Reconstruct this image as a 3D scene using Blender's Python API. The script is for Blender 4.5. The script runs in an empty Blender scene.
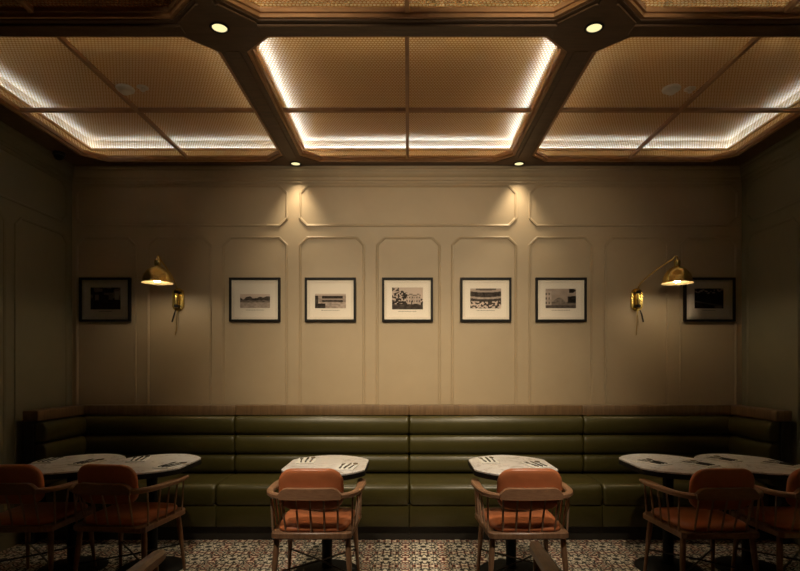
import bpy, bmesh, math, random
from mathutils import Vector, Matrix
random.seed(7)
S = bpy.context.scene
C = S.collection
PI = math.pi

# ------------------------------------------------------------------ helpers
class MB:
    """collects shapes in plain lists, links them as ONE mesh object"""
    def __init__(s): s.v = []; s.f = []; s.cols = None
    def add(s, vs, fs):
        o = len(s.v); s.v += [tuple(p) for p in vs]; s.f += [tuple(i + o for i in f) for f in fs]
    def box(s, x0, x1, y0, y1, z0, z1, bev=0.0, seg=2):
        if bev <= 0:
            s.add([(x0,y0,z0),(x1,y0,z0),(x1,y1,z0),(x0,y1,z0),(x0,y0,z1),(x1,y0,z1),(x1,y1,z1),(x0,y1,z1)],
                  [(3,2,1,0),(4,5,6,7),(0,1,5,4),(1,2,6,5),(2,3,7,6),(3,0,4,7)])
            return
        bm = bmesh.new(); bmesh.ops.create_cube(bm, size=1)
        for v in bm.verts:
            v.co = Vector(((x0+x1)/2+v.co.x*(x1-x0), (y0+y1)/2+v.co.y*(y1-y0), (z0+z1)/2+v.co.z*(z1-z0)))
        bmesh.ops.bevel(bm, geom=bm.edges[:], offset=bev, segments=seg, affect='EDGES', profile=0.5)
        bm.verts.index_update()
        s.add([v.co.copy() for v in bm.verts], [[v.index for v in f.verts] for f in bm.faces]); bm.free()
    def prism(s, poly, z0, z1, bev=0.0):
        n = len(poly)
        if bev <= 0:
            s.add([(x,y,z0) for x,y in poly]+[(x,y,z1) for x,y in poly],
                  [tuple(range(n-1,-1,-1)), tuple(range(n,2*n))]+[(i,(i+1)%n,n+(i+1)%n,n+i) for i in range(n)])
        else:
            cx = sum(p[0] for p in poly)/n; cy = sum(p[1] for p in poly)/n
            def ins(p):
                d = math.hypot(p[0]-cx, p[1]-cy) or 1; k = (d-bev)/d
                return (cx+(p[0]-cx)*k, cy+(p[1]-cy)*k)
            q = [ins(p) for p in poly]
            L = [(q,z0),(poly,z0+bev),(poly,z1-bev),(q,z1)]
            vs = [(x,y,z) for P,z in L for x,y in P]
            fs = [tuple(range(n-1,-1,-1)), tuple(range(3*n,4*n))]
            for k in range(3):
                fs += [(k*n+i,k*n+(i+1)%n,(k+1)*n+(i+1)%n,(k+1)*n+i) for i in range(n)]
            s.add(vs, fs)
    def ring(s, outer, inner, z0, z1):
        n = len(outer)
        vs = [(x,y,z0) for x,y in outer]+[(x,y,z0) for x,y in inner]+[(x,y,z1) for x,y in outer]+[(x,y,z1) for x,y in inner]
        fs = []
        for i in range(n):
            j = (i+1)%n
            fs += [(i,n+i,n+j,j),(2*n+i,2*n+j,3*n+j,3*n+i),(i,j,2*n+j,2*n+i),(n+i,3*n+i,3*n+j,n+j)]
        s.add(vs, fs)
    def loops(s, rings, closed=True, caps=True):
        n = len(rings[0]); vs = [p for r in rings for p in r]; fs = []
        for k in range(len(rings)-1):
            for i in range(n if closed else n-1):
                j = (i+1)%n
                fs.append((k*n+i, k*n+j, (k+1)*n+j, (k+1)*n+i))
        if caps and closed:
            fs += [tuple(range(n-1,-1,-1)), tuple(range((len(rings)-1)*n, len(rings)*n))]
        s.add(vs, fs)
    def lathe(s, prof, n=24, c=(0,0,0), M=None):
        rings = []
        for r,z in prof:
            ring = []
            for i in range(n):
                a = 2*PI*i/n; p = Vector((max(r,1e-5)*math.cos(a), max(r,1e-5)*math.sin(a), z))
                if M is not None: p = M @ p
                ring.append(tuple(p+Vector(c)))
            rings.append(ring)
        s.loops(rings)
    def tube(s, pts, rad, n=10):
        pts = [Vector(p) for p in pts]; m = len(pts)
        if not isinstance(rad, (list,tuple)): rad = [rad]*m
        rings = []; up = None
        for k in range(m):
            t = (pts[min(k+1,m-1)]-pts[max(k-1,0)]).normalized()
            if up is None:
                up = t.cross(Vector((0,0,1)))
                if up.length < 1e-3: up = Vector((1,0,0))
                up.normalize()
            up = (up - t*up.dot(t)).normalized(); w = t.cross(up)
            rings.append([tuple(pts[k]+(up*math.cos(2*PI*i/n)+w*math.sin(2*PI*i/n))*rad[k]) for i in range(n)])
        s.loops(rings)
    def sweep(s, pts, sizes):
        """rectangular section (width in plan, height in z) swept along a plan path"""
        pts = [Vector(p) for p in pts]; m = len(pts); rings = []
        for k in range(m):
            t = (pts[min(k+1,m-1)]-pts[max(k-1,0)]); t.z = 0; t.normalize()
            nrm = Vector((-t.y, t.x, 0)); w,h = sizes[k]; b = min(w,h)*0.25
            sec = [(-w/2+b,-h/2),(w/2-b,-h/2),(w/2,-h/2+b),(w/2,h/2-b),(w/2-b,h/2),(-w/2+b,h/2),(-w/2,h/2-b),(-w/2,-h/2+b)]
            rings.append([tuple(pts[k]+nrm*a+Vector((0,0,c))) for a,c in sec])
        s.loops(rings)
    def build(s, name, mat, parent=None, ang=35, flat=False):
        me = bpy.data.meshes.new(name); me.from_pydata(s.v, [], s.f)
        bm = bmesh.new(); bm.from_mesh(me)
        bmesh.ops.recalc_face_normals(bm, faces=bm.faces[:]); bm.to_mesh(me); bm.free()
        if not flat:
            me.polygons.foreach_set('use_smooth', [True]*len(me.polygons))
            me.set_sharp_from_angle(angle=math.radians(ang))
        me.materials.append(mat)
        o = bpy.data.objects.new(name, me); C.objects.link(o)
        if parent is not None: o.parent = parent
        return o

def tag(o, label=None, cat=None, group=None, kind=None):
    if label: o['label'] = label
    if cat: o['category'] = cat
    if group: o['group'] = group
    if kind: o['kind'] = kind
    return o
def thing(name, label, cat, loc=(0,0,0), rz=0, group=None):
    o = bpy.data.objects.new(name, None); o.empty_display_size = .05; C.objects.link(o)
    o.location = loc; o.rotation_euler = (0,0,rz)
    return tag(o, label, cat, group)
def struct(o): o['kind'] = 'structure'; return o
def copy_tree(o, parent=None):
    c = o.copy(); C.objects.link(c)
    if parent is not None: c.parent = parent
    for ch in list(o.children): copy_tree(ch, c)
    return c

# ------------------------------------------------------------------ materials
def nmat(name):
    m = bpy.data.materials.new(name); m.use_nodes = True
    nt = m.node_tree; nt.nodes.clear()
    out = nt.nodes.new('ShaderNodeOutputMaterial')
    return m, nt, out
def N(nt, t, **kw):
    n = nt.nodes.new('ShaderNode'+t)
    for k,v in kw.items(): setattr(n, k, v)
    return n
def setin(n, **kw):
    for k,v in kw.items(): n.inputs[k.replace('_',' ')].default_value = v
def col(c): return (c[0],c[1],c[2],1)
def pbr(name, c, rough=.5, metal=0, c2=None, scale=8, bump=0, bscale=60, stretch=None, spec=.5, coat=0):
    m, nt, out = nmat(name); b = N(nt,'BsdfPrincipled'); nt.links.new(b.outputs[0], out.inputs[0])
    setin(b, Base_Color=col(c), Roughness=rough, Metallic=metal)
    b.inputs['Specular IOR Level'].default_value = spec
    if coat: b.inputs['Coat Weight'].default_value = coat; b.inputs['Coat Roughness'].default_value = .25
    if c2 or bump:
        tc = N(nt,'TexCoord'); mp = N(nt,'Mapping'); nt.links.new(tc.outputs['Object'], mp.inputs[0])
        if stretch: mp.inputs['Scale'].default_value = stretch
    if c2:
        nz = N(nt,'TexNoise'); setin(nz, Scale=scale, Detail=6.0, Roughness=.6, Distortion=.6)
        nt.links.new(mp.outputs[0], nz.inputs['Vector'])
        rp = N(nt,'ValToRGB'); rp.color_ramp.elements[0].position=.35; rp.color_ramp.elements[1].position=.68
        rp.color_ramp.elements[0].color=col(c); rp.color_ramp.elements[1].color=col(c2)
        nt.links.new(nz.outputs[0], rp.inputs[0]); nt.links.new(rp.outputs[0], b.inputs['Base Color'])
    if bump:
        n2 = N(nt,'TexNoise'); setin(n2, Scale=bscale, Detail=4.0); nt.links.new(mp.outputs[0], n2.inputs['Vector'])
        bp = N(nt,'Bump'); setin(bp, Strength=bump, Distance=.004); nt.links.new(n2.outputs[0], bp.inputs['Height'])
        nt.links.new(bp.outputs[0], b.inputs['Normal'])
    return m
def emit(name, c, st):
    m, nt, out = nmat(name); e = N(nt,'Emission'); setin(e, Color=col(c), Strength=st); nt.links.new(e.outputs[0], out.inputs[0]); return m

M = {}
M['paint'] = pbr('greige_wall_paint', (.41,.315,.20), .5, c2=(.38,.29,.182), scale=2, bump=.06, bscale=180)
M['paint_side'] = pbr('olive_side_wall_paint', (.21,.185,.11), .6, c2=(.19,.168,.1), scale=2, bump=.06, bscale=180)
M['beam'] = pbr('dark_walnut', (.13,.072,.036), .5, c2=(.085,.046,.023), scale=5, stretch=(1,9,9), bump=.1, bscale=30)
M['lip'] = pbr('oak_lip', (.46,.25,.11), .45, c2=(.36,.185,.08), scale=6, stretch=(2,2,12))
M['liner'] = pbr('coffer_liner', (.92,.76,.53), .8, c2=(.90,.73,.50), scale=3)
M['chairwood'] = pbr('walnut_chair_wood', (.31,.165,.085), .38, c2=(.21,.105,.052), scale=7, stretch=(9,9,1.5), bump=.06, bscale=40)
M['railwood'] = pbr('walnut_rail_wood', (.38,.20,.105), .36, c2=(.27,.135,.07), scale=7, stretch=(3,3,12), bump=.05, bscale=40)
M['spindle'] = pbr('pale_spindle_wood', (.42,.27,.17), .4, c2=(.34,.21,.13), scale=9)
M['capwood'] = pbr('veneer_band', (.19,.112,.052), .45, c2=(.11,.062,.028), scale=7, stretch=(7,7,.6), bump=.08, bscale=40)
M['orange'] = pbr('tan_orange_leather', (.60,.195,.075), .36, c2=(.52,.16,.06), scale=5, bump=.12, bscale=90)
M['green'] = pbr('olive_leather', (.060,.050,.0125), .34, c2=(.049,.041,.010), scale=4, bump=.10, bscale=70)
M['black'] = pbr('black_iron', (.007,.0065,.006), .6, bump=.1, bscale=120, spec=.25)
M['steelrod'] = pbr('dark_steel_rod', (.10,.095,.09), .28, 1)
M['brass'] = pbr('brushed_brass', (.82,.60,.19), .27, 1, c2=(.74,.53,.16), scale=12)
M['brassin'] = pbr('shade_lining', (.42,.31,.15), .4, .6)
M['blackframe'] = pbr('black_frame_wood', (.008,.006,.005), .5, bump=.05, spec=.2)
M['mat'] = pbr('cream_mat_board', (.80,.72,.61), .8, c2=(.77,.69,.58), scale=3)
M['paper'] = pbr('print_paper', (.84,.755,.65), .7)
M['ink'] = pbr('grey_caption_ink', (.25,.21,.17), .8)
M['white'] = pbr('white_plastic', (.85,.80,.72), .4)
M['linen'] = pbr('white_linen', (.86,.84,.80), .8, bump=.2, bscale=300)
M['cutlery'] = pbr('polished_steel', (.52,.50,.47), .16, 1)
M['cutgrip'] = pbr('blackened_steel', (.05,.047,.044), .3, .7)
M['seam'] = pbr('dark_plinth', (.02,.017,.013), .6)

def marble():
    m, nt, out = nmat('veined_white_marble'); b = N(nt,'BsdfPrincipled'); nt.links.new(b.outputs[0], out.inputs[0])
    setin(b, Roughness=.32)
    tc = N(nt,'TexCoord'); oi = N(nt,'ObjectInfo')
    ad = N(nt,'VectorMath', operation='ADD'); nt.links.new(tc.outputs['Object'], ad.inputs[0]); nt.links.new(oi.outputs['Location'], ad.inputs[1])
    nz = N(nt,'TexNoise'); setin(nz, Scale=3.2, Detail=8.0, Roughness=.62, Distortion=1.6); nt.links.new(ad.outputs[0], nz.inputs['Vector'])
    rp = N(nt,'ValToRGB'); e = rp.color_ramp.elements
    e[0].position=.44; e[0].color=(.80,.765,.75,1); e[1].position=.56; e[1].color=(.80,.765,.75,1)
    k = e.new(.5); k.color=(.46,.40,.36,1); k = e.new(.482); k.color=(.77,.735,.72,1); k = e.new(.518); k.color=(.77,.735,.72,1)
    nt.links.new(nz.outputs[0], rp.inputs[0]); nt.links.new(rp.outputs[0], b.inputs['Base Color']); return m
M['marble'] = marble()

def cane():
    m, nt, out = nmat('woven_cane'); tc = N(nt,'TexCoord')
    sc = N(nt,'VectorMath', operation='SCALE'); sc.inputs['Scale'].default_value = 1/.0205
    mp = N(nt,'Mapping'); mp.inputs['Rotation'].default_value = (0,0,0)
    nt.links.new(tc.outputs['Object'], mp.inputs[0]); nt.links.new(mp.outputs[0], sc.inputs[0])
    sp = N(nt,'SeparateXYZ'); nt.links.new(sc.outputs[0], sp.inputs[0])
    # stagger alternate rows
    fl = N(nt,'Math', operation='FLOOR'); nt.links.new(sp.outputs['Y'], fl.inputs[0])
    hf = N(nt,'Math', operation='MULTIPLY'); nt.links.new(fl.outputs[0], hf.inputs[0]); hf.inputs[1].default_value=.5
    ax = N(nt,'Math', operation='ADD'); nt.links.new(sp.outputs['X'], ax.inputs[0]); nt.links.new(hf.outputs[0], ax.inputs[1])
    cb = N(nt,'CombineXYZ'); nt.links.new(ax.outputs[0], cb.inputs[0]); nt.links.new(sp.outputs['Y'], cb.inputs[1])
    fr = N(nt,'VectorMath', operation='FRACTION'); nt.links.new(cb.outputs[0], fr.inputs[0])
    su = N(nt,'VectorMath', operation='SUBTRACT'); nt.links.new(fr.outputs[0], su.inputs[0]); su.inputs[1].default_value=(.5,.5,0)
    ln = N(nt,'VectorMath', operation='LENGTH'); nt.links.new(su.outputs[0], ln.inputs[0])
    lt = N(nt,'Math', operation='LESS_THAN'); nt.links.new(ln.outputs['Value'], lt.inputs[0]); lt.inputs[1].default_value=.40
    d = N(nt,'BsdfDiffuse'); setin(d, Color=(.60,.34,.13,1)); t = N(nt,'BsdfTranslucent'); setin(t, Color=(.66,.37,.125,1))
    ms = N(nt,'MixShader'); ms.inputs[0].default_value=.70; nt.links.new(d.outputs[0], ms.inputs[1]); nt.links.new(t.outputs[0], ms.inputs[2])
    tr = N(nt,'BsdfTransparent'); mx = N(nt,'MixShader'); nt.links.new(lt.outputs[0], mx.inputs[0])
    nt.links.new(ms.outputs[0], mx.inputs[1]); nt.links.new(tr.outputs[0], mx.inputs[2]); nt.links.new(mx.outputs[0], out.inputs[0])
    return m
M['cane'] = cane()

def glass():
    m, nt, out = nmat('picture_glass'); tr = N(nt,'BsdfTransparent'); g = N(nt,'BsdfGlossy'); setin(g, Roughness=.03)
    lw = N(nt,'Fresnel'); setin(lw, IOR=1.35); mx = N(nt,'MixShader')
    nt.links.new(lw.outputs[0], mx.inputs[0]); nt.links.new(tr.outputs[0], mx.inputs[1]); nt.links.new(g.outputs[0], mx.inputs[2]); nt.links.new(mx.outputs[0], out.inputs[0]); return m
M['glass'] = glass()

def printmat():
    m, nt, out = nmat('sepia_print'); b = N(nt,'BsdfPrincipled'); a = N(nt,'VertexColor', layer_name='Col')
    setin(b, Roughness=.8); b.inputs['Specular IOR Level'].default_value=.1; nt.links.new(a.outputs[0], b.inputs['Base Color']); nt.links.new(b.outputs[0], out.inputs[0]); return m
M['print'] = printmat()

def tiles():
    m, nt, out = nmat('encaustic_tiles'); L = nt.links.new
    b = N(nt,'BsdfPrincipled'); L(b.outputs[0], out.inputs[0]); setin(b, Roughness=.42)
    tc = N(nt,'TexCoord')
    mp = N(nt,'Mapping'); mp.inputs['Location'].default_value=(.07,.03,0); mp.inputs['Scale'].default_value=(1/.285,)*3; L(tc.outputs['Object'], mp.inputs[0])
    fr = N(nt,'VectorMath', operation='FRACTION'); L(mp.outputs[0], fr.inputs[0])
    ma = N(nt,'VectorMath', operation='MULTIPLY_ADD'); L(fr.outputs[0], ma.inputs[0]); ma.inputs[1].default_value=(2,2,0); ma.inputs[2].default_value=(-1,-1,0)
    ab = N(nt,'VectorMath', operation='ABSOLUTE'); L(ma.outputs[0], ab.inputs[0])
    sp = N(nt,'SeparateXYZ'); L(ab.outputs[0], sp.inputs[0])
    def math2(op, a, c):
        n = N(nt,'Math', operation=op)
        for i,q in enumerate((a,c)):
            if isinstance(q,(int,float)): n.inputs[i].default_value=q
            elif q is not None: L(q, n.inputs[i])
        return n.outputs[0]
    mxv = math2('MAXIMUM', sp.outputs[0], sp.outputs[1]); mnv = math2('MINIMUM', sp.outputs[0], sp.outputs[1])
    cb = N(nt,'CombineXYZ'); L(mxv, cb.inputs[0]); L(mnv, cb.inputs[1])
    ln = N(nt,'VectorMath', operation='LENGTH'); L(ab.outputs[0], ln.inputs[0]); r = ln.outputs['Value']
    vo = N(nt,'TexVoronoi', feature='DISTANCE_TO_EDGE', voronoi_dimensions='2D'); setin(vo, Scale=2.9); L(cb.outputs[0], vo.inputs['Vector'])
    edge = math2('LESS_THAN', vo.outputs['Distance'], .11)
    vo2 = N(nt,'TexVoronoi', feature='F1', voronoi_dimensions='2D'); setin(vo2, Scale=4.6); L(cb.outputs[0], vo2.inputs['Vector'])
    dots = math2('LESS_THAN', vo2.outputs['Distance'], .26)
    ang = N(nt,'Math', operation='ARCTAN2'); L(mnv, ang.inputs[0]); L(mxv, ang.inputs[1])
    pet = math2('MULTIPLY', math2('COSINE', math2('MULTIPLY', ang.outputs[0], 8.0), None), .16)
    rr = math2('SUBTRACT', r, pet)
    eye = math2('LESS_THAN', r, .19)
    petal = math2('LESS_THAN', rr, .50)
    outl = math2('MULTIPLY', math2('GREATER_THAN', rr, .46), math2('LESS_THAN', rr, .55))
    outer = math2('GREATER_THAN', mxv, .80)
    redv = math2('MULTIPLY', outer, math2('LESS_THAN', vo2.outputs['Distance'], .42))
    corner = math2('SUBTRACT', 2.0, math2('ADD', mxv, mnv))
    cblk = math2('MULTIPLY', math2('LESS_THAN', corner, .34), math2('GREATER_THAN', corner, .22))
    cred = math2('LESS_THAN', corner, .13)
    def mix(fac, a, c):
        n = N(nt,'MixRGB'); L(fac, n.inputs[0])
        for i,q in ((1,a),(2,c)):
            if isinstance(q, tuple): n.inputs[i].default_value=col(q)
            else: L(q, n.inputs[i])
        return n.outputs[0]
    nz = N(nt,'TexNoise'); setin(nz, Scale=4.0, Detail=3.0); L(tc.outputs['Object'], nz.inputs['Vector'])
    cream = mix(nz.outputs[0], (.80,.73,.60), (.70,.63,.50))
    K = (.012,.010,.009); RD = (.34,.085,.045)
    c = mix(edge, cream, K)
    c = mix(redv, c, RD)
    c = mix(dots, c, K)
    c = mix(petal, c, (.82,.75,.62))
    c = mix(math2('MULTIPLY', petal, math2('GREATER_THAN', math2('SINE', math2('MULTIPLY', r, 30.0), None), .86)), c, K)
    c = mix(outl, c, K)
    c = mix(cblk, c, K); c = mix(cred, c, RD); c = mix(eye, c, K)
    L(c, b.inputs['Base Color']); return m
M['tiles'] = tiles()

# ------------------------------------------------------------------ dimensions
XL, XR, YB, YF, ZC = -3.17, 3.15, 5.23, -1.6, 3.31
# ------------------------------------------------------------------ setting
def wallbox(name, *b):
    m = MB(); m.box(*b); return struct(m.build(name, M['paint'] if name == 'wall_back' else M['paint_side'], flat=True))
wallbox('wall_back', XL-.1, XR+.1, YB, YB+.1, 0, 3.7)
wallbox('wall_left', XL-.1, XL, YF, YB, 0, 3.7)
wallbox('wall_right', XR, XR+.1, YF, YB, 0, 3.7)
wallbox('wall_rear', XL-.1, XR+.1, YF-.1, YF, 0, 3.7)
m = MB(); m.box(XL-.1, XR+.1, YF-.1, YB+.1, -.06, 0); struct(m.build('floor', M['tiles'], flat=True))

trimn = [0]
def trim(mb, mat, ang=30):
    trimn[0] += 1; return struct(mb.build('trim_%d' % trimn[0], mat, ang=ang))
def chamfer(x0, x1, y0, y1, c, corners='1111'):
    p = []
    def cut(f, a, b_): p.extend([a, b_] if f == '1' else [])
    pts = [((x0,y0+c),(x0+c,y0),(x0,y0)), ((x1-c,y0),(x1,y0+c),(x1,y0)), ((x1,y1-c),(x1-c,y1),(x1,y1)), ((x0+c,y1),(x0,y1-c),(x0,y1))]
    for f,(a,b_,k) in zip(corners, pts):
        if f == '1': p += [a,b_]
        else: p += [k,k]
    return p
def offset_oct(x0,x1,y0,y1,c,d): return chamfer(x0+d,x1-d,y0+d,y1-d,max(c-.586*d,.002))
# panel moulding rings: built in (u,z), stepped ogee-like profile, mapped onto the wall
def moulding(u0,u1,z0,z1,ch,place):
    prof = [(0,0),(0,.006),(.005,.010),(.010,.007),(.016,.008),(.021,.004),(.024,0)]
    loops = []
    for d,h in prof:
        loops.append([place(u,z,h) for u,z in offset_oct(u0,u1,z0,z1,ch,d)])
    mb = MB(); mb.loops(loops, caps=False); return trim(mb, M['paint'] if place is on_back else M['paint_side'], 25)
def on_back(u,z,h): return (u, YB-h, z)
def on_left(u,z,h): return (XL+h, u, z)
def on_right(u,z,h): return (XR-h, u, z)
def bx(px): return (px-408)/554*YB
lows = [(76,136.5),(147,211.5),(222,288),(299,365),(376,440.5),(451,517),(528.5,593),(604,668.5),(679.5,737)]
for a,b_ in lows: moulding(bx(a), bx(b_), .16, 2.66, .075, on_back)
for a,b_ in ((76,288),(299,517),(528.5,738)): moulding(bx(a), bx(b_), 2.755, 3.15, .075, on_back)
for pl in (on_left, on_right):
    for k in range(4):
        y1 = 5.15-k*.79; moulding(y1-.69, y1, .16, 2.66, .075, pl)
    moulding(3.57, 5.15, 2.755, 3.15, .075, pl); moulding(1.99, 3.47, 2.755, 3.15, .075, pl)
# cornice
prof = [(0,3.165),(.018,3.165),(.018,3.185),(.030,3.192),(.030,3.215),(.045,3.225),(.062,3.25),(.066,3.262),(.080,3.266),(.080,3.285),(.095,3.292),(.095,3.31),(0,3.31)]
prof = [(d*.6,z) for d,z in prof]
m = MB(); m.loops([[(XL, YB-d, z) for d,z in prof],[(XR, YB-d, z) for d,z in prof]]); trim(m, M['paint'])
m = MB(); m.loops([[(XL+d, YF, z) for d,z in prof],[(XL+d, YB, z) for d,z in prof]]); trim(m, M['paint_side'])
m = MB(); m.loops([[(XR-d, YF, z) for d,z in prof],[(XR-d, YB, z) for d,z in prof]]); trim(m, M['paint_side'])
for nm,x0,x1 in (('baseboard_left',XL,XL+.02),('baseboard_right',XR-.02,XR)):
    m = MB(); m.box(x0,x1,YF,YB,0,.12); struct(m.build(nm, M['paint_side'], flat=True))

# ceiling: beams round octagonal openings
cols = [(-2.92,-1.115),(-.965,.955),(1.105,2.95)]
rows = [(1.075,3.005),(3.150,5.100)]
CH = .16
cm = MB()
def quadz(x0,x1,y0,y1): cm.box(x0,x1,y0,y1,ZC,ZC+.055)
xs = [XL-.1, cols[0][0], cols[0][1], cols[1][0], cols[1][1], cols[2][0], cols[2][1], XR+.1]
ys = [YF-.1, rows[0][0], rows[0][1], rows[1][0], rows[1][1], YB+.1]
for i in range(0,7,2): quadz(xs[i], xs[i+1], ys[1], ys[4]+0)            # lengthwise beams
for i in range(1,7,2):
    quadz(xs[i], xs[i+1], ys[2], ys[3])
quadz(xs[0], xs[7], ys[0], ys[1]); quadz(xs[0], xs[7], ys[4], ys[5])
for x0,x1 in cols:
    for y0,y1 in rows:                                                  # corner blocks make the octagon
        for tri in ([(x0,y0),(x0+CH,y0),(x0,y0+CH)],[(x1,y0),(x1,y0+CH),(x1-CH,y0)],[(x1,y1),(x1-CH,y1),(x1,y1-CH)],[(x0,y1),(x0,y1-CH),(x0+CH,y1)]):
            cm.prism(tri, ZC, ZC+.055)
cm.box(XL-.1, XR+.1, YF-.1, YB+.1, 3.56, 3.62)
struct(cm.build('ceiling', M['beam'], flat=True))
# raised planks on the undersides of the beams
def plank(x0,x1,y0,y1):
    mb = MB(); mb.box(x0,x1,y0,y1,ZC-.012,ZC,.004,1); trim(mb, M['beam'])
for xa,xb in ((cols[0][1],cols[1][0]),(cols[1][1],cols[2][0])):
    plank(xa+.03, xb-.03, rows[1][0]+.13, rows[1][1]-.13); plank(xa+.03, xb-.03, rows[0][0]+.13, rows[0][1]-.13)
for xa,xb in cols: plank(xa+.13, xb-.13, rows[0][1]+.03, rows[1][0]-.03)
for cx in (-1.04, 1.03):                                                # diamond boards at the crossings
    mb = MB(); r_ = .215; cy = 3.0775
    mb.prism([(cx-.06,cy-r_),(cx+.06,cy-r_),(cx+r_,cy-.06),(cx+r_,cy+.06),(cx+.06,cy+r_),(cx-.06,cy+r_),(cx-r_,cy+.06),(cx-r_,cy-.06)], ZC-.010, ZC, .003)
    trim(mb, M['beam'])

# illuminated cane panels in the coffers
names = [['front left','front centre','front right'],['left','centre','right']]
plab = [['unlit cane ceiling panel at the upper left edge, in front of the left lit panel',
         'lit cane ceiling panel cut off by the top edge above the crossbeam',
         'cane ceiling panel cut off by the top right edge beyond the right downlight'],
        ['lit cane ceiling panel with a detector and sprinkler over the left tables',
         'lit cane ceiling panel between the two beams over the central pictures',
         'lit cane ceiling panel with a detector and sprinkler over the right tables']]
led = {}
def ledmat(st):
    if st not in led: led[st] = emit('led_strip_%s' % str(st).replace('.','_'), (.60,.77,1.0), st)
    return led[st]
leds = [[0,42.,32.],[28.,49.,29.]]
for ri,(y0,y1) in enumerate(rows):
    for ci,(x0,x1) in enumerate(cols):
        cx,cy = (x0+x1)/2,(y0+y1)/2
        t = thing('ceiling_panel', plab[ri][ci], 'ceiling panel', (cx,cy,ZC), 0, 'coffered ceiling panels')
        hx,hy = (x1-x0)/2,(y1-y0)/2
        e = .001
        def oc(d): return offset_oct(-hx,hx,-hy,hy,CH,d)
        mb = MB(); mb.ring(oc(e), oc(.020), .006, .056); mb.ring(oc(.020), oc(.034), .026, .056)
        mb.build('panel_frame', M['lip'], t, flat=True)
        zp = .050
        q = .16-.586*.03
        for sx in (-1,1):
            for sy in (-1,1):
                X,Y = hx-.03, hy-.03
                poly = [(0,0),(sx*X,0),(sx*X,sy*(Y-q)),(sx*(X-q),sy*Y),(0,sy*Y)]
                mb = MB(); mb.add([(a,b_,zp) for a,b_ in poly],[tuple(range(5))]); mb.build('cane_sheet', M['cane'], t, flat=True)
        mb = MB(); mb.box(-.013,.013,-hy+.034,hy-.034,.018,.048,.003,1); mb.build('divider_bar', M['lip'], t)
        for sx in (-1,1):
            mb = MB(); mb.box(min(sx*.013,sx*(hx-.034)),max(sx*.013,sx*(hx-.034)),-.013,.013,.018,.048,.003,1); mb.build('divider_bar', M['lip'], t)
        o1,o2 = [[(sx_*(hx-d),sy_*(hy-d)) for sx_,sy_ in ((-1,-1),(1,-1),(1,1),(-1,1))] for d in (-.006,.0)]
        mb = MB(); mb.ring(o1,o2,.0565,.205); mb.add([(a,b_,.205) for a,b_ in o1],[(0,1,2,3)])
        mb.build('backing_box', M['liner'], t, flat=True)
        def rc(d): return [(-hx+d,-hy+d),(hx-d,-hy+d),(hx-d,hy-d),(-hx+d,hy-d)]
        mb = MB(); mb.ring(rc(.0), rc(.022), .112, .122); mb.ring(rc(.018), rc(.022), .122, .128); mb.build('led_ledge', M['lip'], t, flat=True)
        mb = MB(); oa,ob = rc(.007),rc(.017); mb.add([(a,b_,.123) for a,b_ in oa]+[(a,b_,.123) for a,b_ in ob],[(i,4+i,4+(i+1)%4,(i+1)%4) for i in range(4)])
        mb.build('led_strip', ledmat(leds[ri][ci]), t, flat=True)

# downlights, plus added fill spots -----------------------------------------------------------------
WARM = (1,.82,.56)
M['lens'] = emit('downlight_lens', (1,.86,.42), 1.15)
dl = None
dlab = {(-1,3):'round recessed downlight on the left beam crossing',(1,3):'round recessed downlight on the right beam crossing',
        (-1,5):'small downlight by the back wall at the foot of the left beam',(1,5):'small downlight by the back wall at the foot of the right beam'}
def spot(name, loc, energy, ang, blend, tgt=None, size=.04, c=WARM):
    L = bpy.data.lights.new(name, 'SPOT'); L.energy = energy; L.spot_size = math.radians(ang); L.spot_blend = blend
    L.color = c; L.shadow_soft_size = size
    o = bpy.data.objects.new(name, L); C.objects.link(o); o.location = loc
    d = Vector(tgt)-Vector(loc) if tgt else Vector((0,0,-1))
    o.rotation_euler = d.to_track_quat('-Z','Y').to_euler(); return o
for sx,cx in ((-1,-1.037),(1,1.025)):
    for yk,cy in ((3,3.05),(5,5.115)):
        z0 = ZC-.010 if yk == 3 else ZC
        lab = dlab[(sx,yk)]
        t = thing('downlight', lab, 'downlight', (cx,cy,z0), 0, 'ceiling downlights')
        mb = MB(); mb.lathe([(.041,-.001),(.052,-.001),(.054,-.004),(.050,-.007),(.042,-.007),(.041,-.001)], 28); mb.build('trim_ring', M['blackframe'], t)
        mb = MB(); mb.lathe([(0,-.001),(.040,-.001),(.040,-.003),(.03,-.005),(0,-.006)], 28); mb.build('lens', M['lens'], t)
        if yk == 5: spot('downlight_and_fill_beam', (cx,cy,z0-.03), 42, 80, 1.0, size=.06)
        else: spot('downlight_and_fill_beam', (cx,cy,z0-.03), 172, 72, 1.0, (cx*.5, 4.8, .75))
for cx in (-1.037,1.025): spot('downlight_and_fill_beam', (cx,.98,ZC-.03), 215, 54 if cx>0 else 50, 1.0, (.62 if cx>0 else -.36, 5.23, 2.15))  # unseen spots without fixtures, added to even out light on the back wall

for cx,tx in ((-1.037,-.60),(1.025,.70)): spot('added_fill_beam', (cx,2.02,ZC-.03), 190, 24, 1.0, (tx,3.36,.66), c=(1,.86,.68))  # another unseen pair, added to brighten the centre chair backs and tables

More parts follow.
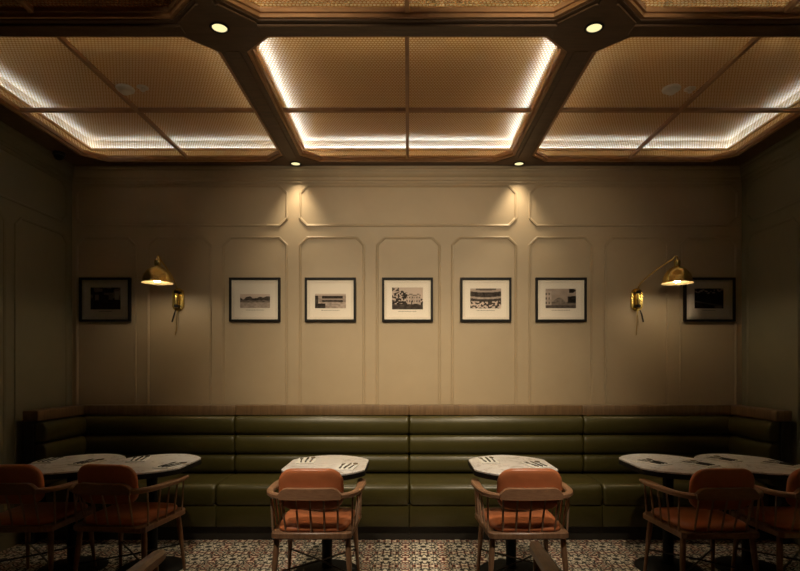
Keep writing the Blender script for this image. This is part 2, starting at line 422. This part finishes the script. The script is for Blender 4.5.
# detector + sprinkler on side panels, small dome at the corner --------------
zc = ZC+.050
def detector(x,y,lab):
    t = thing('smoke_detector', lab, 'smoke detector', (x,y,zc), 0, 'round ceiling detectors')
    mb = MB(); mb.lathe([(0,0),(.058,0),(.062,-.006),(.060,-.016),(.050,-.022),(0,-.022)], 28); mb.build('base', M['white'], t)
    mb = MB(); mb.lathe([(0,-.0222),(.036,-.0222),(.034,-.034),(.022,-.043),(0,-.045)], 24); mb.build('sensor_dome', M['white'], t)
def sprinkler(x,y,lab):
    t = thing('sprinkler_head', lab, 'sprinkler', (x,y,zc), 0, 'ceiling sprinklers')
    mb = MB(); mb.lathe([(.018,0),(.038,0),(.040,-.005),(.034,-.009),(.020,-.009),(.018,0)], 24); mb.build('escutcheon', M['white'], t)
    mb = MB(); mb.lathe([(0,0),(.008,0),(.008,-.022),(.005,-.025),(0,-.025)], 14); mb.lathe([(0,-.0255),(.015,-.0255),(.015,-.028),(0,-.028)], 16); mb.build('deflector', M['white'], t)
detector(-1.955,3.83,'round white smoke detector in the left ceiling panel'); sprinkler(-1.83,3.82,'small white ring sprinkler right of the detector on the left panel')
detector(1.82,3.83,'round white smoke detector in the right ceiling panel'); sprinkler(1.955,3.84,'small white ring sprinkler right of the detector on the right panel')
t = thing('dome_camera','small dome fixture in the dark upper left corner of the room','dome camera',(-3.063,4.86,ZC+.001))
mb = MB(); mb.lathe([(0,0),(.05,0),(.052,-.02),(.046,-.028),(0,-.028)],24); mb.build('housing', M['steelrod'], t)
mb = MB(); mb.lathe([(0,-.0285),(.04,-.0285),(.037,-.045),(.024,-.06),(0,-.066)],24); mb.build('dome', M['black'], t)

# ------------------------------------------------------------------ banquette
def pinched(mb, section, x0, x1, pinch=.02, drop=.012):
    """a padded length: section(y,z) points about their centre, shrunk at both ends"""
    cy = sum(p[0] for p in section)/len(section); cz = sum(p[1] for p in section)/len(section)
    rings = []
    for x,k in ((x0+.002,1.0),(x0+.004,.55),(x0+pinch*.4,.18),(x0+pinch,.03),(x0+pinch*2.2,0),(x1-pinch*2.2,0),(x1-pinch,.03),(x1-pinch*.4,.18),(x1-.004,.55),(x1-.002,1.0)):
        ring = []
        for y,z in section:
            dy,dz = y-cy,z-cz; d = math.hypot(dy,dz) or 1; s_ = drop*k*2.2
            ring.append((x, y-dy/d*s_, z-dz/d*s_))
        rings.append(ring)
    mb.loops(rings)
def roll_section(z0,z1,yb=5.165,yf=5.035):
    pts = [(yb,z0+.002)]; n=14; zc_=(z0+z1)/2; h=(z1-z0)/2-.002
    for i in range(n+1):
        a = -PI/2+PI*i/n
        pts.append((yf+.065-.065*abs(math.cos(a))**.62, zc_+h*math.sin(a)))
    pts.append((yb,z1-.002)); return pts
def seat_section():
    p = [(5.09,.30),(5.09,.452)]
    p += [(4.98,.462),(4.85,.470),(4.72,.472),(4.64,.468)]
    for i in range(1,8):
        a = PI/2*i/8; p.append((4.60-.062*math.sin(a), .405+.060*math.cos(a)))
    p += [(4.535,.39),(4.535,.34),(4.545,.30)]
    return p
sections = [(-2.975,-1.58,-1),(-1.58,.01,0),(.01,1.60,0),(1.60,2.965,1)]
blab = ['olive green leather banquette section in the dark left corner with padded end','olive green leather banquette section behind the left of the two single tables',
        'olive green leather banquette section behind the right of the two single tables','olive green leather banquette section in the dark right corner with padded end']
heights = [(.462,.632),(.632,.812),(.812,.985)]
for (x0,x1,side),lab in zip(sections, blab):
    t = thing('banquette', lab, 'banquette', (0,0,0), 0, 'banquette sections along the back wall')
    t.location = ((x0+x1)/2, 4.85, 0); off = Vector(t.location)
    def fin(mb, name, mat, ang=50):
        mb.v = [(p[0]-off.x, p[1]-off.y, p[2]) for p in mb.v]; return mb.build(name, mat, t, ang)
    for z0,z1 in heights:
        mb = MB(); pinched(mb, roll_section(z0,z1), x0, x1); fin(mb, 'back_roll', M['green'])
    mb = MB(); pinched(mb, seat_section(), x0, x1, .022, .012); fin(mb, 'seat', M['green'])
    mb = MB(); mb.box(x0+.002,x1-.002,4.553,5.16,.115,.30,.006); fin(mb, 'front_panel', M['green'])
    mb = MB(); mb.box(x0+.001,x1-.001,4.585,5.18,0,.115); fin(mb, 'plinth', M['seam'])
    mb = MB(); mb.box(x0+.001,x1-.001,5.165,5.20,.115,1.0); fin(mb, 'back_board', M['seam'])
    mb = MB(); mb.box(x0+.0015,x1-.0015,5.085,5.205,.987,1.078,.005); fin(mb, 'top_band', M['capwood'])
    if side:
        xa,xb = (x0-.13,x0) if side<0 else (x1,x1+.13)
        mb = MB(); mb.box(xa+.005,xb-.045 if side<0 else xb-.005,4.47,5.20,0,.99,.008) if side<0 else mb.box(xa+.045,xb-.005,4.47,5.20,0,.99,.008)
        fin(mb,'end_panel', M['seam'])
        mb = MB(); mb.box(xa-.002+.002,xb,4.455,5.205,.99,1.078,.012,3); fin(mb,'end_cap', M['capwood'])
        for z0,z1 in heights:
            sec = roll_section(z0,z1,.0,-.10)
            mb = MB(); tmp = MB(); pinched(tmp, sec, 4.475, 5.05)
            xw = (xb-.045) if side<0 else (xa+.045)
            tmp.v = [(xw-p[1]*1.0*(1 if side<0 else -1), p[0], p[2]) for p in tmp.v]
            fin(tmp, 'end_roll', M['green'])

# ------------------------------------------------------------------ chairs
def ry(x): return -.306+.55*x*x
def finish_chair(t):
    for x in (-.164,-.082,0,.082,.164):
        mb = MB(); mb.tube([(x*.95,-.243+.1*abs(x),.438),(x*.98,-.27+.25*x*x,.55),(x,ry(x),.654)],[.0055,.0065,.005],8); mb.build('spindle', M['spindle'], t)
    for sx in (-1,1):
        for yb_,yt_,xt in ((-.205,-.222,.246),(-.11,-.12,.271),(-.015,-.015,.275),(.08,.085,.273),(.175,.185,.265)):
            xb_ = .240+.045*(yb_+.2)
            mb = MB(); mb.tube([(sx*xb_,yb_,.436),(sx*(xb_+xt)/2,(yb_+yt_)/2,.55),(sx*xt,yt_,.650)],[.0055,.0065,.005],8); mb.build('spindle', M['spindle'], t)
        for sy in (-1,1):
            top=(sx*.213,sy*.205,.402); bot=(sx*.240,sy*.245,0)
            pts=[];rd=[]
            for k in range(9):
                f=k/8; pts.append(tuple(a+(b_-a)*f for a,b_ in zip(top,bot))); rd.append(.0165+.003*math.sin(PI*min(1,f*1.6))-.0065*f)
            mb = MB(); mb.tube(pts,rd,14); mb.build('leg', M['chairwood'], t)
    def legpt(sx,sy,z):
        f=1-z/.402; return (sx*(.213+.027*f), sy*(.205+.04*f), z)
    mb = MB(); a,b_=legpt(-1,-1,.19),legpt(1,1,.19); mb.tube([a,(0,0,.183),b_],.006,8); mb.build('stretcher', M['steelrod'], t)
    mb = MB(); a,b_=legpt(1,-1,.19),legpt(-1,1,.19); mb.tube([a,(0,0,.197),b_],.006,8); mb.build('stretcher', M['steelrod'], t)
    return t
def make_chair(lab):
    t = thing('armchair', lab, 'chair', (0,0,0), 0, 'wooden armchairs with orange leather pads')
    fr = [(-.215,-.255),(.215,-.255),(.240,-.235),(.262,.215),(.240,.250),(.12,.262),(-.12,.262),(-.240,.250),(-.262,.215),(-.240,-.235)]
    mb = MB(); mb.prism(fr, .402, .440, .006); mb.build('seat_frame', M['chairwood'], t)
    # cushion
    rings = []; n = 36
    def se(a, hx, hy, e=.32):
        c_,s_ = math.cos(a),math.sin(a)
        return hx*math.copysign(abs(c_)**e,c_), hy*math.copysign(abs(s_)**e,s_)
    for k,(s_,z) in enumerate(((.95,.4405),(.99,.447),(1,.455),(.985,.466),(.93,.477),(.82,.485),(.6,.490),(.3,.492),(.02,.492))):
        ring = []
        for i in range(n):
            x,y = se(2*PI*i/n, .222*s_, .236*s_); x *= 1+.06*(y/.236)
            ring.append((x, y-.006, z))
        rings.append(ring)
    mb = MB(); mb.loops(rings); mb.build('seat', M['orange'], t, 60)
    # rail: arms and back in one bent sweep
    half = [(.258,.235,.660),(.266,.17,.662),(.274,.08,.664),(.275,-.03,.666),(.270,-.13,.668),(.255,-.205,.668),(.228,-.255,.668),(.19,-.285,.668),(.13,-.300,.668),(.06,-.306,.668)]
    szs = [(.040,.022),(.056,.026),(.058,.027),(.052,.028),(.046,.028),(.042,.030),(.038,.032),(.034,.034),(.032,.034),(.032,.034)]
    path = half+[(-x,y,z) for x,y,z in reversed(half)]
    mb = MB(); mb.sweep(path, szs+szs[::-1]); mb.build('arm_rail', M['railwood'], t, 40)
    # raised crest with slanted ends on top of the back of the rail
    N_ = 14; rings = []
    for i in range(N_+1):
        x = -.185+.37*i/N_; d = min(1, (.185-abs(x))/.034) if abs(x)<.185 else 0
        zt = .684+.037*max(d,.03); y = ry(x)
        rings.append([(x,y-.024,.6515),(x,y-.0166,.6515),(x,y-.0166,.6855),(x,y+.010,.6855),(x,y+.010,zt-.003),(x,y+.006,zt),(x,y-.020,zt),(x,y-.024,zt-.003)])
    mb = MB(); mb.loops(rings); mb.build('crest', M['railwood'], t, 40)
    # back pad
    hw,hh,r_ = .193,.126,.088; prof=[]
    for cx,cz,a0 in ((hw-r_,hh-r_,0),(-hw+r_,hh-r_,PI/2),(-hw+r_,-hh+r_*.85,PI),(hw-r_,-hh+r_*.85,1.5*PI)):
        for i in range(9):
            a = a0+PI/2*i/8; prof.append((cx+r_*math.cos(a), cz+r_*(.85 if a0>=PI else 1)*math.sin(a)))
    rings=[]
    for s_,y in ((.02,-.006),(.4,-.005),(.75,-.003),(.90,.0),(.97,.006),(1,.016),(1,.030),(.975,.040),(.91,.047),(.78,.051),(.45,.054),(.02,.055)):
        ring=[]
        for x,z in prof:
            X_,Z_ = x*s_, z*s_
            ring.append((X_, -.284+y+.45*X_*X_-Z_*.16, .703+Z_))
        rings.append(ring)
    mb = MB(); mb.loops(rings); mb.build('backrest', M['orange'], t, 60)
    return finish_chair(t)
chairs = [(-.578,3.555,0,'wooden armchair with orange leather back pad at the left single table'),
          (.72,3.555,1,'wooden armchair with orange leather back pad at the right single table'),
          (-1.84,3.69,-6,'dim wooden armchair with brown-orange pad before the left pair of tables'),
          (-2.46,3.69,0,'very dark wooden armchair cut off by the left edge'),
          (1.865,3.555,2,'dim wooden armchair with orange seat before the right pair of tables'),
          (2.47,3.57,0,'very dark wooden armchair cut off by the right edge')]
proto = None
for x,y,rz,lab in chairs:
    if proto is None: proto = make_chair(lab); o = proto
    else: o = copy_tree(proto)
    o['label'] = lab; o.location = (x,y,0); o.rotation_euler = (0,0,math.radians(rz))

# two low wooden settees in the foreground: only one arm of each reaches into the picture
def make_settee(lab):
    t = thing('settee', lab, 'settee', (0,0,0), 0, 'low wooden settees in the foreground')
    for sx in (-1,1):
        x = sx*.60
        mb = MB(); mb.sweep([(x,.34,.662),(x,.30,.664),(x,.10,.662),(x,-.15,.656),(x,-.32,.650)],[(.036,.040),(.054,.050),(.058,.052),(.055,.050),(.050,.048)]); mb.build('arm', M['railwood'], t, 40)
        for y,zt in ((.27,.638),(-.29,.626)):
            mb = MB(); mb.tube([(x,y,zt),(x,y,.42),(x+sx*.01,y+(.02 if y>0 else -.04),0)],[.018,.021,.014],14); mb.build('leg', M['chairwood'], t)
        for y in (-.15,0,.13):
            mb = MB(); mb.tube([(x-sx*.03,y,.425),(x,y,.640)],[.007,.006],8); mb.build('spindle', M['chairwood'], t)
    mb = MB(); mb.box(-.62,.62,-.30,.30,.385,.425,.01); mb.build('seat_frame', M['chairwood'], t)
    mb = MB(); mb.box(-.56,.56,-.25,.29,.4255,.50,.03,4); mb.build('seat', M['orange'], t)
    mb = MB(); mb.box(-.57,.57,-.345,-.312,.54,.68,.012,3); mb.build('back_rail', M['railwood'], t)
    return t
st = make_settee('wooden settee in the right foreground, only its left arm rising into view')
st.location = (1.14,2.04,0)
s2 = copy_tree(st); s2['label'] = 'wooden settee in the left foreground, only its right arm rising into view'; s2.location = (-1.61,1.93,0)

# ------------------------------------------------------------------ tables
def outline(g=0):
    q = [(.279,.0),(.279,.19),(.262,.232),(.215,.300),(.16,.350),(.10,.388),(.05,.408),(0,.414)]
    pts = q+[(-x,y) for x,y in reversed(q[:-1])]
    pts = pts+[(x,-y) for x,y in reversed(pts[1:-1])]
    out=[]
    for x,y in pts:
        d=math.hypot(x,y); out.append((x*(d-g)/d,y*(d-g)/d))
    return out
def make_table(lab):
    t = thing('table', lab, 'table', (0,0,0), 0, 'marble topped tables')
    mb = MB(); mb.prism(outline(.002), .740, .750, .001); mb.build('tabletop', M['marble'], t)
    mb = MB(); mb.prism(outline(0), .708, .7395, .002); mb.build('edge_band', M['black'], t)
    mb = MB(); mb.lathe([(0,0),(.222,0),(.225,.006),(.215,.014),(.10,.022),(.05,.034),(0,.034)],40); mb.build('base', M['black'], t)
    mb = MB(); mb.lathe([(0,.034),(.036,.034),(.036,.684),(0,.684)],24); mb.build('column', M['black'], t)
    mb = MB(); mb.box(-.15,.15,-.04,.04,.684,.707,.004,1); mb.box(-.04,.04,-.2,.2,.686,.707,.004,1); mb.build('top_bracket', M['steelrod'], t)
    return t
tabs = [(-2.383,'dim veined marble table at the far left of the joined pair'),
        (-1.82,'pale marble table at the right of the left joined pair, its point facing inward'),
        (-.565,'single white marble table in front of the left centre banquette'),
        (.72,'single white marble table in front of the right centre banquette'),
        (1.85,'pale marble table at the left of the right joined pair'),
        (2.413,'dim veined marble table at the far right of the joined pair')]
TY = 3.87; tp=None
for x,lab in tabs:
    if tp is None: tp=make_table(lab); o=tp
    else: o=copy_tree(tp)
    o['label']=lab; o.location=(x,TY if abs(x)<1 else 3.94,0)

# place settings: napkin + fork + knife + spoon
def make_napkin():
    rings=[]; 
    mb=MB()
    mb.box(-.065,.065,-.11,.11,0,.004,.0015,1); mb.box(-.062,.065,-.11,.107,.0042,.008,.0015,1)
    return mb.build('napkin', M['linen'])
def flat_poly(mb, poly, z0, z1): mb.prism(poly, z0, z1)
def make_knife():
    t=thing('knife','x','knife')
    mb=MB(); mb.prism([(-.007,.005),(.007,.005),(.010,.05),(.009,.09),(.002,.112),(-.006,.10)],0.0005,.0025); mb.build('blade', M['cutlery'], t)
    mb=MB(); mb.prism([(-.004,-.09),(.004,-.09),(.006,-.08),(.0045,.005),(-.0045,.005),(-.006,-.08)],0,.006,.001); mb.build('handle', M['cutgrip'], t); return t
def make_fork():
    t=thing('fork','x','fork')
    mb=MB(); mb.prism([(-.004,.0),(.004,0),(.005,.03),(.012,.045),(.0125,.06),(-.0125,.06),(-.012,.045),(-.005,.03)],.0005,.003)
    for k in range(4):
        x=-.0115+k*.0065; mb.prism([(x,.06),(x+.0035,.06),(x+.003,.1),(x+.0005,.1)],.0005,.003)
    mb.build('tines', M['cutlery'], t)
    mb=MB(); mb.prism([(-.004,-.09),(.004,-.09),(.006,-.08),(.0035,0),(-.0035,0),(-.006,-.08)],0,.005,.001); mb.build('handle', M['cutgrip'], t); return t
def make_spoon():
    t=thing('spoon','x','spoon')
    mb=MB()
    mb.loops([[(.017*s_*math.cos(2*PI*i/18), .075+.028*s_*math.sin(2*PI*i/18), z) for i in range(18)] for s_,z in ((.4,.0005),(.85,.003),(1,.006),(.93,.0062),(.5,.0028),(.02,.002))]); mb.build('bowl', M['cutlery'], t)
    mb=MB(); mb.prism([(-.004,-.09),(.004,-.09),(.006,-.08),(.003,.046),(-.003,.046),(-.006,-.08)],0,.004,.001); mb.build('handle', M['cutgrip'], t); return t
P = dict(napkin=None, knife=None, fork=None, spoon=None)
mk = dict(napkin=make_napkin, knife=make_knife, fork=make_fork, spoon=make_spoon)
def put(kind, loc, rz, lab):
    if P[kind] is None: P[kind]=mk[kind](); o=P[kind]
    else: o=copy_tree(P[kind])
    o.location=loc; o.rotation_euler=(0,0,math.radians(rz)); tag(o, lab, kind, {'napkin':'folded napkins','knife':'table knives','fork':'table forks','spoon':'table spoons'}[kind])
sets = [(-2.60,4.01,8,'far left setting of the far left table'),(-2.275,3.93,-12,'right setting of the far left table'),
        (-1.975,4.06,14,'bench side setting of the second table from the left'),(-1.625,3.80,-16,'chair side setting of the second table from the left'),
        (-.735,4.00,6,'bench side setting of the left single table'),(-.415,3.755,-6,'chair side setting of the left single table'),
        (.575,4.01,4,'bench side setting of the right single table'),(.885,3.825,14,'chair side setting of the right single table'),
        (1.735,3.92,24,'left setting of the table left of the right pair'),(2.03,3.86,30,'setting near the joint of the right pair'),
        (2.30,4.05,26,'bench side setting of the far right table'),(2.60,3.86,34,'right hand setting of the far right table')]
for x,y,rz,w in sets:
    z=.7502; put('napkin',(x,y,z),rz,'white folded napkin in the '+w)
    R_=Matrix.Rotation(math.radians(rz),3,'Z')
    for kind,dx,dr in (('fork',-.034,3),('knife',.004,-2),('spoon',.04,-4)):
        p=R_@Vector((dx,0,0)); put(kind,(x+p.x,y+p.y,z+.0084),rz+dr,'%s in the %s' % (kind,w))

# ------------------------------------------------------------------ framed photographs
def lerp(a,b_,t): return a+(b_-a)*t
def hsh(i,j,s_): 
    v=math.sin(i*12.9898+j*78.233+s_*37.719)*43758.5453; return v-math.floor(v)
def vn(x,y,s_):
    i,j=math.floor(x),math.floor(y); fx,fy=x-i,y-j; fx=fx*fx*(3-2*fx); fy=fy*fy*(3-2*fy)
    return lerp(lerp(hsh(i,j,s_),hsh(i+1,j,s_),fx),lerp(hsh(i,j+1,s_),hsh(i+1,j+1,s_),fx),fy)
def pic_trees(u,v):          # dark trees, a pale figure and a patch of sky
    g=.03+.05*vn(u*9,v*8,1)
    if v>.45 and vn(u*6,v*7,2)>.62-.3*(u>.8): g=.28
    if .15<u<.27 and .42<v<.66: g=.30
    if .6<u<.74 and .45<v<.72: g=.22
    if u>.8 and .45<v<.9 and vn(u*8,v*8,4)>.3: g=.42
    return g
def pic_pier(u,v):           # long low buildings and trees over pale ground
    if v>.86-.1*vn(u*12,0,3): return .55
    if v>.55:
        d=.55+.33*vn(u*9,1,5); 
        return .08+.12*vn(u*22,v*12,6) if v<d else .52
    if v>.40: return .14+.25*vn(u*14,v*25,7)
    return .36+.12*vn(u*18,v*9,8)
def pic_stand(u,v):          # pavilion with dark open storeys
    if v>.88: return .5
    if u<.1: return .06+.1*vn(u*30,v*9,1)
    if .22<u<.9:
        if .66<v<.86: return .06+.08*vn(u*20,v*20,3)
        if .58<v<.66: return .40
        if .42<v<.58: return .09+.12*vn(u*25,v*18,4)
    if v<.34 and u<.34: return .05+.1*vn(u*9,v*9,2)
    if v<.42: return .32+.18*vn(u*14,v*12,6)
    return .45-.15*vn(u*18,v*14,7)
def pic_house(u,v):          # white house with trees and a lawn
    if v<.22+.05*vn(u*9,0,4): return .09+.10*vn(u*14,v*18,1)
    roof=.66+(.06 if .56<u<.66 or .8<u<.88 else 0)
    tree=vn(u*19,v*15,3)+.5*vn(u*37,v*31,8)
    if u<.50 and v<.86-.5*abs(u-.32) and tree>.62+.9*max(0,u-.40): return .05+.05*tree
    if u<.22 and v>.84 and tree>.6: return .14
    if .44<u<.93 and v<roof:
        if v>roof-.045: return .24
        for k,x in enumerate((.50,.575,.66,.735,.81,.885)):
            if abs(u-x)<.014 and (.33<v<.42 or .50<v<.57+.01*(k%2)): return .14
        if .615<u<.65 and v<.40: return .12
        return .50-.10*vn(u*16,v*10,2)
    if u>.90 and v<.50 and tree>.5: return .08
    return .54-.05*v
def pic_tiers(u,v):          # two dark tiers of a grandstand with a crowd below
    b_=.06*((u-.5)*2)**2
    w=v-b_
    if w>.90: return .20 if .18<u<.84 else .45
    if w>.80: return .42
    if w>.56: return .07+.10*vn(u*30,v*10,2)
    if w>.46: return .36+.12*vn(u*20,v*10,3)
    if w>.33: return .09+.08*vn(u*22,v*14,4)
    return .14+.42*(vn(u*22,v*16,5)>.55)
def pic_square(u,v):         # street with houses at left, tree at right, hill behind
    if v<.14: return .13+.08*vn(u*16,v*12,1)
    if u<.2 and v<.9: return .10 if (int(u*30)%3==0 and int(v*9)%2==0) else .40+.1*vn(u*12,v*12,2)
    if u>.78 and (v>.78 or .30<v<.62) and vn(u*10,v*10,3)>.3: return .06
    if u>.72 and .25<v<.6: return .10
    if v<.34+.2*math.sin(min(max((u-.25)/.4,0),1)*PI): return .20+.12*vn(u*18,v*14,5)
    return .36+.06*vn(u*5,v*5,6)
def pic_field(u,v):          # dark field rising diagonally, pale specks along the top
    if v>.78-.06*vn(u*8,0,2): return .06+.35*(vn(u*16,v*14,3)>.6)
    if abs(v-(.36-.25*u))<.035: return .16
    if v<.12 and .7<u<.95: return .22
    return .025+.03*vn(u*9,v*9,4)
frames=[(104.5,'leftmost framed picture, dark view with trees, in the shadow left of the left lamp',pic_trees,(30,22),.0),
        (254.5,'framed sepia picture of a long low waterside row, first right of the left lamp',pic_pier,(30,14),-3),
        (330.2,'framed sepia picture of a low pavilion, second right of the left lamp',pic_stand,(31,14.5),-2),
        (407.5,'framed sepia picture of a white house with trees, middle of the row',pic_house,(31,22),-1),
        (486,'framed sepia picture of a two tier grandstand, just right of the middle',pic_tiers,(31,20),0),
        (561.3,'framed sepia picture of a street with houses, first left of the right lamp',pic_square,(30.5,19.5),0),
        (710,'rightmost framed picture, dark field view, half behind the right lamp shade',pic_field,(29,20),0)]
fs = 5.20/554
for px,lab,fn,(pw,ph),dyp in frames:
    cx=(px-408)*fs; cz=1.43+(367-299.5)*fs
    t=thing('picture_frame',lab,'picture',(cx,YB,cz),0,'framed pictures on the back wall')
    W,H=51*fs/2,44*fs/2; b_=.020
    def rect(w,h): return [(-w,-h),(w,-h),(w,h),(-w,h)]
    def ringy(mb, o_, i_, y0, y1):
        r2=MB(); r2.ring(rect(*o_),rect(*i_),0,1)
        mb.add([(p[0], lerp(y0,y1,p[2]), p[1]) for p in r2.v], r2.f)
    mb=MB(); ringy(mb,(W,H),(W-b_,H-b_),-.034,-.001); ringy(mb,(W-b_*.35,H-b_*.35),(W-b_*.75,H-b_*.75),-.037,-.0341); mb.build('frame', M['blackframe'], t)
    iw,ih=W-b_,H-b_
    mb=MB(); ringy(mb,(iw-.0005,ih-.0005),(iw-.026,ih-.026),-.016,-.012); mb.build('mat_board', M['mat'], t)
    mb=MB(); mb.box(-iw+.001,iw-.001,-.0115,-.008,-ih+.001,ih-.001); mb.build('sheet', M['paper'], t, flat=True)
    pw2,ph2=pw*fs/2,ph*fs/2; oz=.012 if ph>17 else -.012
    nx,ny=64,44; vs=[];cl=[]
    for j in range(ny+1):
        for i in range(nx+1):
            u,v=i/nx,j/ny; vs.append((lerp(-pw2,pw2,u),-.0122,oz+lerp(-ph2,ph2,v)))
            g=min(1,1.6*fn(u,v)**1.6); cl.append((g*1.10,g*.88,g*.74,1))
    mb=MB(); mb.add(vs,[(j*(nx+1)+i,j*(nx+1)+i+1,(j+1)*(nx+1)+i+1,(j+1)*(nx+1)+i) for j in range(ny) for i in range(nx)])
    o=mb.build('photograph', M['print'], t, flat=True)
    ca=o.data.color_attributes.new('Col','FLOAT_COLOR','POINT')
    for i,c_ in enumerate(cl): ca.data[i].color=c_
    mb=MB(); x=-.085 if px not in (710,104.5) else -.06; xe=-x; random.seed(int(px))
    while x<xe:
        w=random.uniform(.006,.016); zt=oz-ph2-.022; mb.box(x,min(x+w,xe),-.0122,-.0117,zt,zt+.005); x+=w+.004
    mb.build('caption', M['ink'], t, flat=True)
    mb=MB(); mb.box(-iw+.0005,iw-.0005,-.0215,-.0195,-ih+.0005,ih-.0005); mb.build('glass', M['glass'], t, flat=True)

# ------------------------------------------------------------------ sconces
M['bulb'] = emit('warm_bulb', (1,.86,.62), 70)
def sconce(x, tip, lab):
    t=thing('wall_lamp',lab,'wall lamp',(x,YB,2.065),0,'brass swing arm wall lamps')
    # oval back plate
    poly=[]; 
    for i in range(32):
        a=2*PI*i/32; poly.append((.056*math.cos(a), (.052 if math.sin(a)>=0 else -.052)+.056*math.sin(a)))
    tmp=MB(); tmp.prism(poly,0,.018,.004); tmp.v=[(p[0],-.0015-p[2],p[1]) for p in tmp.v]; tmp.build('back_plate', M['brass'], t)
    mb=MB(); mb.lathe([(0,-.085),(.017,-.085),(.019,-.08),(.019,.08),(.017,.085),(0,.085)],20,(0,-.050,0)); mb.box(-.012,.012,-.04,-.0196,-.05,.05,.003,1); mb.build('pivot', M['brass'], t)
    for s_ in (-1,1):
        mb=MB(); mb.lathe([(0,-.016),(.021,-.014),(.023,0),(.021,.014),(0,.016)],18,(0,-.050,s_*.066)); mb.build('pivot_knob', M['blackframe'], t)
    X,Y,Z=tip   # local position of the shade rim centre
    top=Vector((X,Y,Z+.215)); st=Vector((0,-.050,.085))
    d=Vector((top.x-st.x, top.y-st.y,0)); L_=d.length; d.normalize()
    pts=[st, st+Vector((0,0,.03)), st+d*.03+Vector((0,0,.065))]
    e_=Vector((X,Y,Z+.235))
    for f in (.3,.6,.9): pts.append(st.lerp(e_,f)+Vector((0,0,.055*(1-f)+.012*math.sin(f*PI))))
    pts += [e_-d*.02+Vector((0,0,.006)), e_+Vector((0,0,-.004)), top+Vector((0,0,-.015))]
    mb=MB(); mb.tube(pts,.0065,10); mb.build('arm', M['brass'], t)
    mb=MB(); mb.lathe([(0,.150),(.024,.150),(.026,.156),(.026,.195),(.020,.203),(.008,.208),(0,.208)],20,(X,Y,Z)); mb.build('socket', M['brass'], t)
    R=.126; out=[(R+.003,0),(R+.003,.004),(R-.002,.012)]
    for i in range(1,13):
        a=PI/2*i/12; out.append((max(.018,(R-.004)*math.cos(a)**1.2), .010+.142*math.sin(a)))
    mb=MB(); mb.lathe(out+[(.0,.150)],40,(X,Y,Z)); 
    # outer skin only: drop the closing cap at the rim
    mb.f=[f for f in mb.f if len(f)==4]; sh=mb.build('lamp_shade', M['brass'], t, 50)
    inn=[(R+.002,.0),(R-.006,.012)]
    for i in range(1,12):
        a=PI/2*i/12; inn.append((max(.016,(R-.009)*math.cos(a)**1.2), .009+.134*math.sin(a)))
    mb=MB(); mb.lathe(inn,40,(X,Y,Z)); mb.f=[f for f in mb.f if len(f)==4]; mb.build('shade_lining', M['brassin'], sh, 50)
    mb=MB(); mb.lathe([(0,.006),(.020,.010),(.031,.022),(.034,.038),(.029,.058),(.018,.08),(.014,.1),(.0135,.122),(0,.122)],20,(X,Y,Z)); mb.build('bulb', M['bulb'], t)
    mb=MB(); s_=-1 if x<0 else 1
    mb.tube([(0,-.025,-.1),(.0,-.03,-.14),(-.004,-.028,-.2),(-.012 if x<0 else -.003,-.018,-.27),(-.03 if x<0 else -.003,-.010,-.335)],.0035,8); mb.build('cord', M['brass'], t)
    mb=MB(); mb.tube([(.012 if x>0 else -.008,-.05,-.10),(.03 if x>0 else -.02,-.05,-.14),(.046 if x>0 else -.042,-.05,-.215)],[.004,.007,.007],10); mb.build('switch_stem', M['blackframe'], t)
sconce(-2.165,(0.0,-.443,.091),'brass swing arm lamp at the left, pointing straight out beside the leftmost picture')
sconce(2.155,(.18,-.425,.091),'brass swing arm lamp at the right, swung over the rightmost picture')

# ------------------------------------------------------------------ world, camera, view
w=bpy.data.worlds.new('world'); S.world=w; w.use_nodes=True
w.node_tree.nodes['Background'].inputs[0].default_value=(0,0,0,1); w.node_tree.nodes['Background'].inputs[1].default_value=0
cam=bpy.data.cameras.new('camera'); co=bpy.data.objects.new('camera',cam); C.objects.link(co)
co.location=(0,0,1.43); co.rotation_euler=(PI/2,0,0)
cam.sensor_fit='HORIZONTAL'; cam.sensor_width=36; cam.lens=36*554/800; cam.shift_x=-8/800; cam.shift_y=81.5/800; cam.clip_start=.05
S.camera=co
S.view_settings.view_transform='Standard'; S.view_settings.look='None'; S.view_settings.gamma=1; S.view_settings.exposure=0
S.view_settings.use_curve_mapping=False
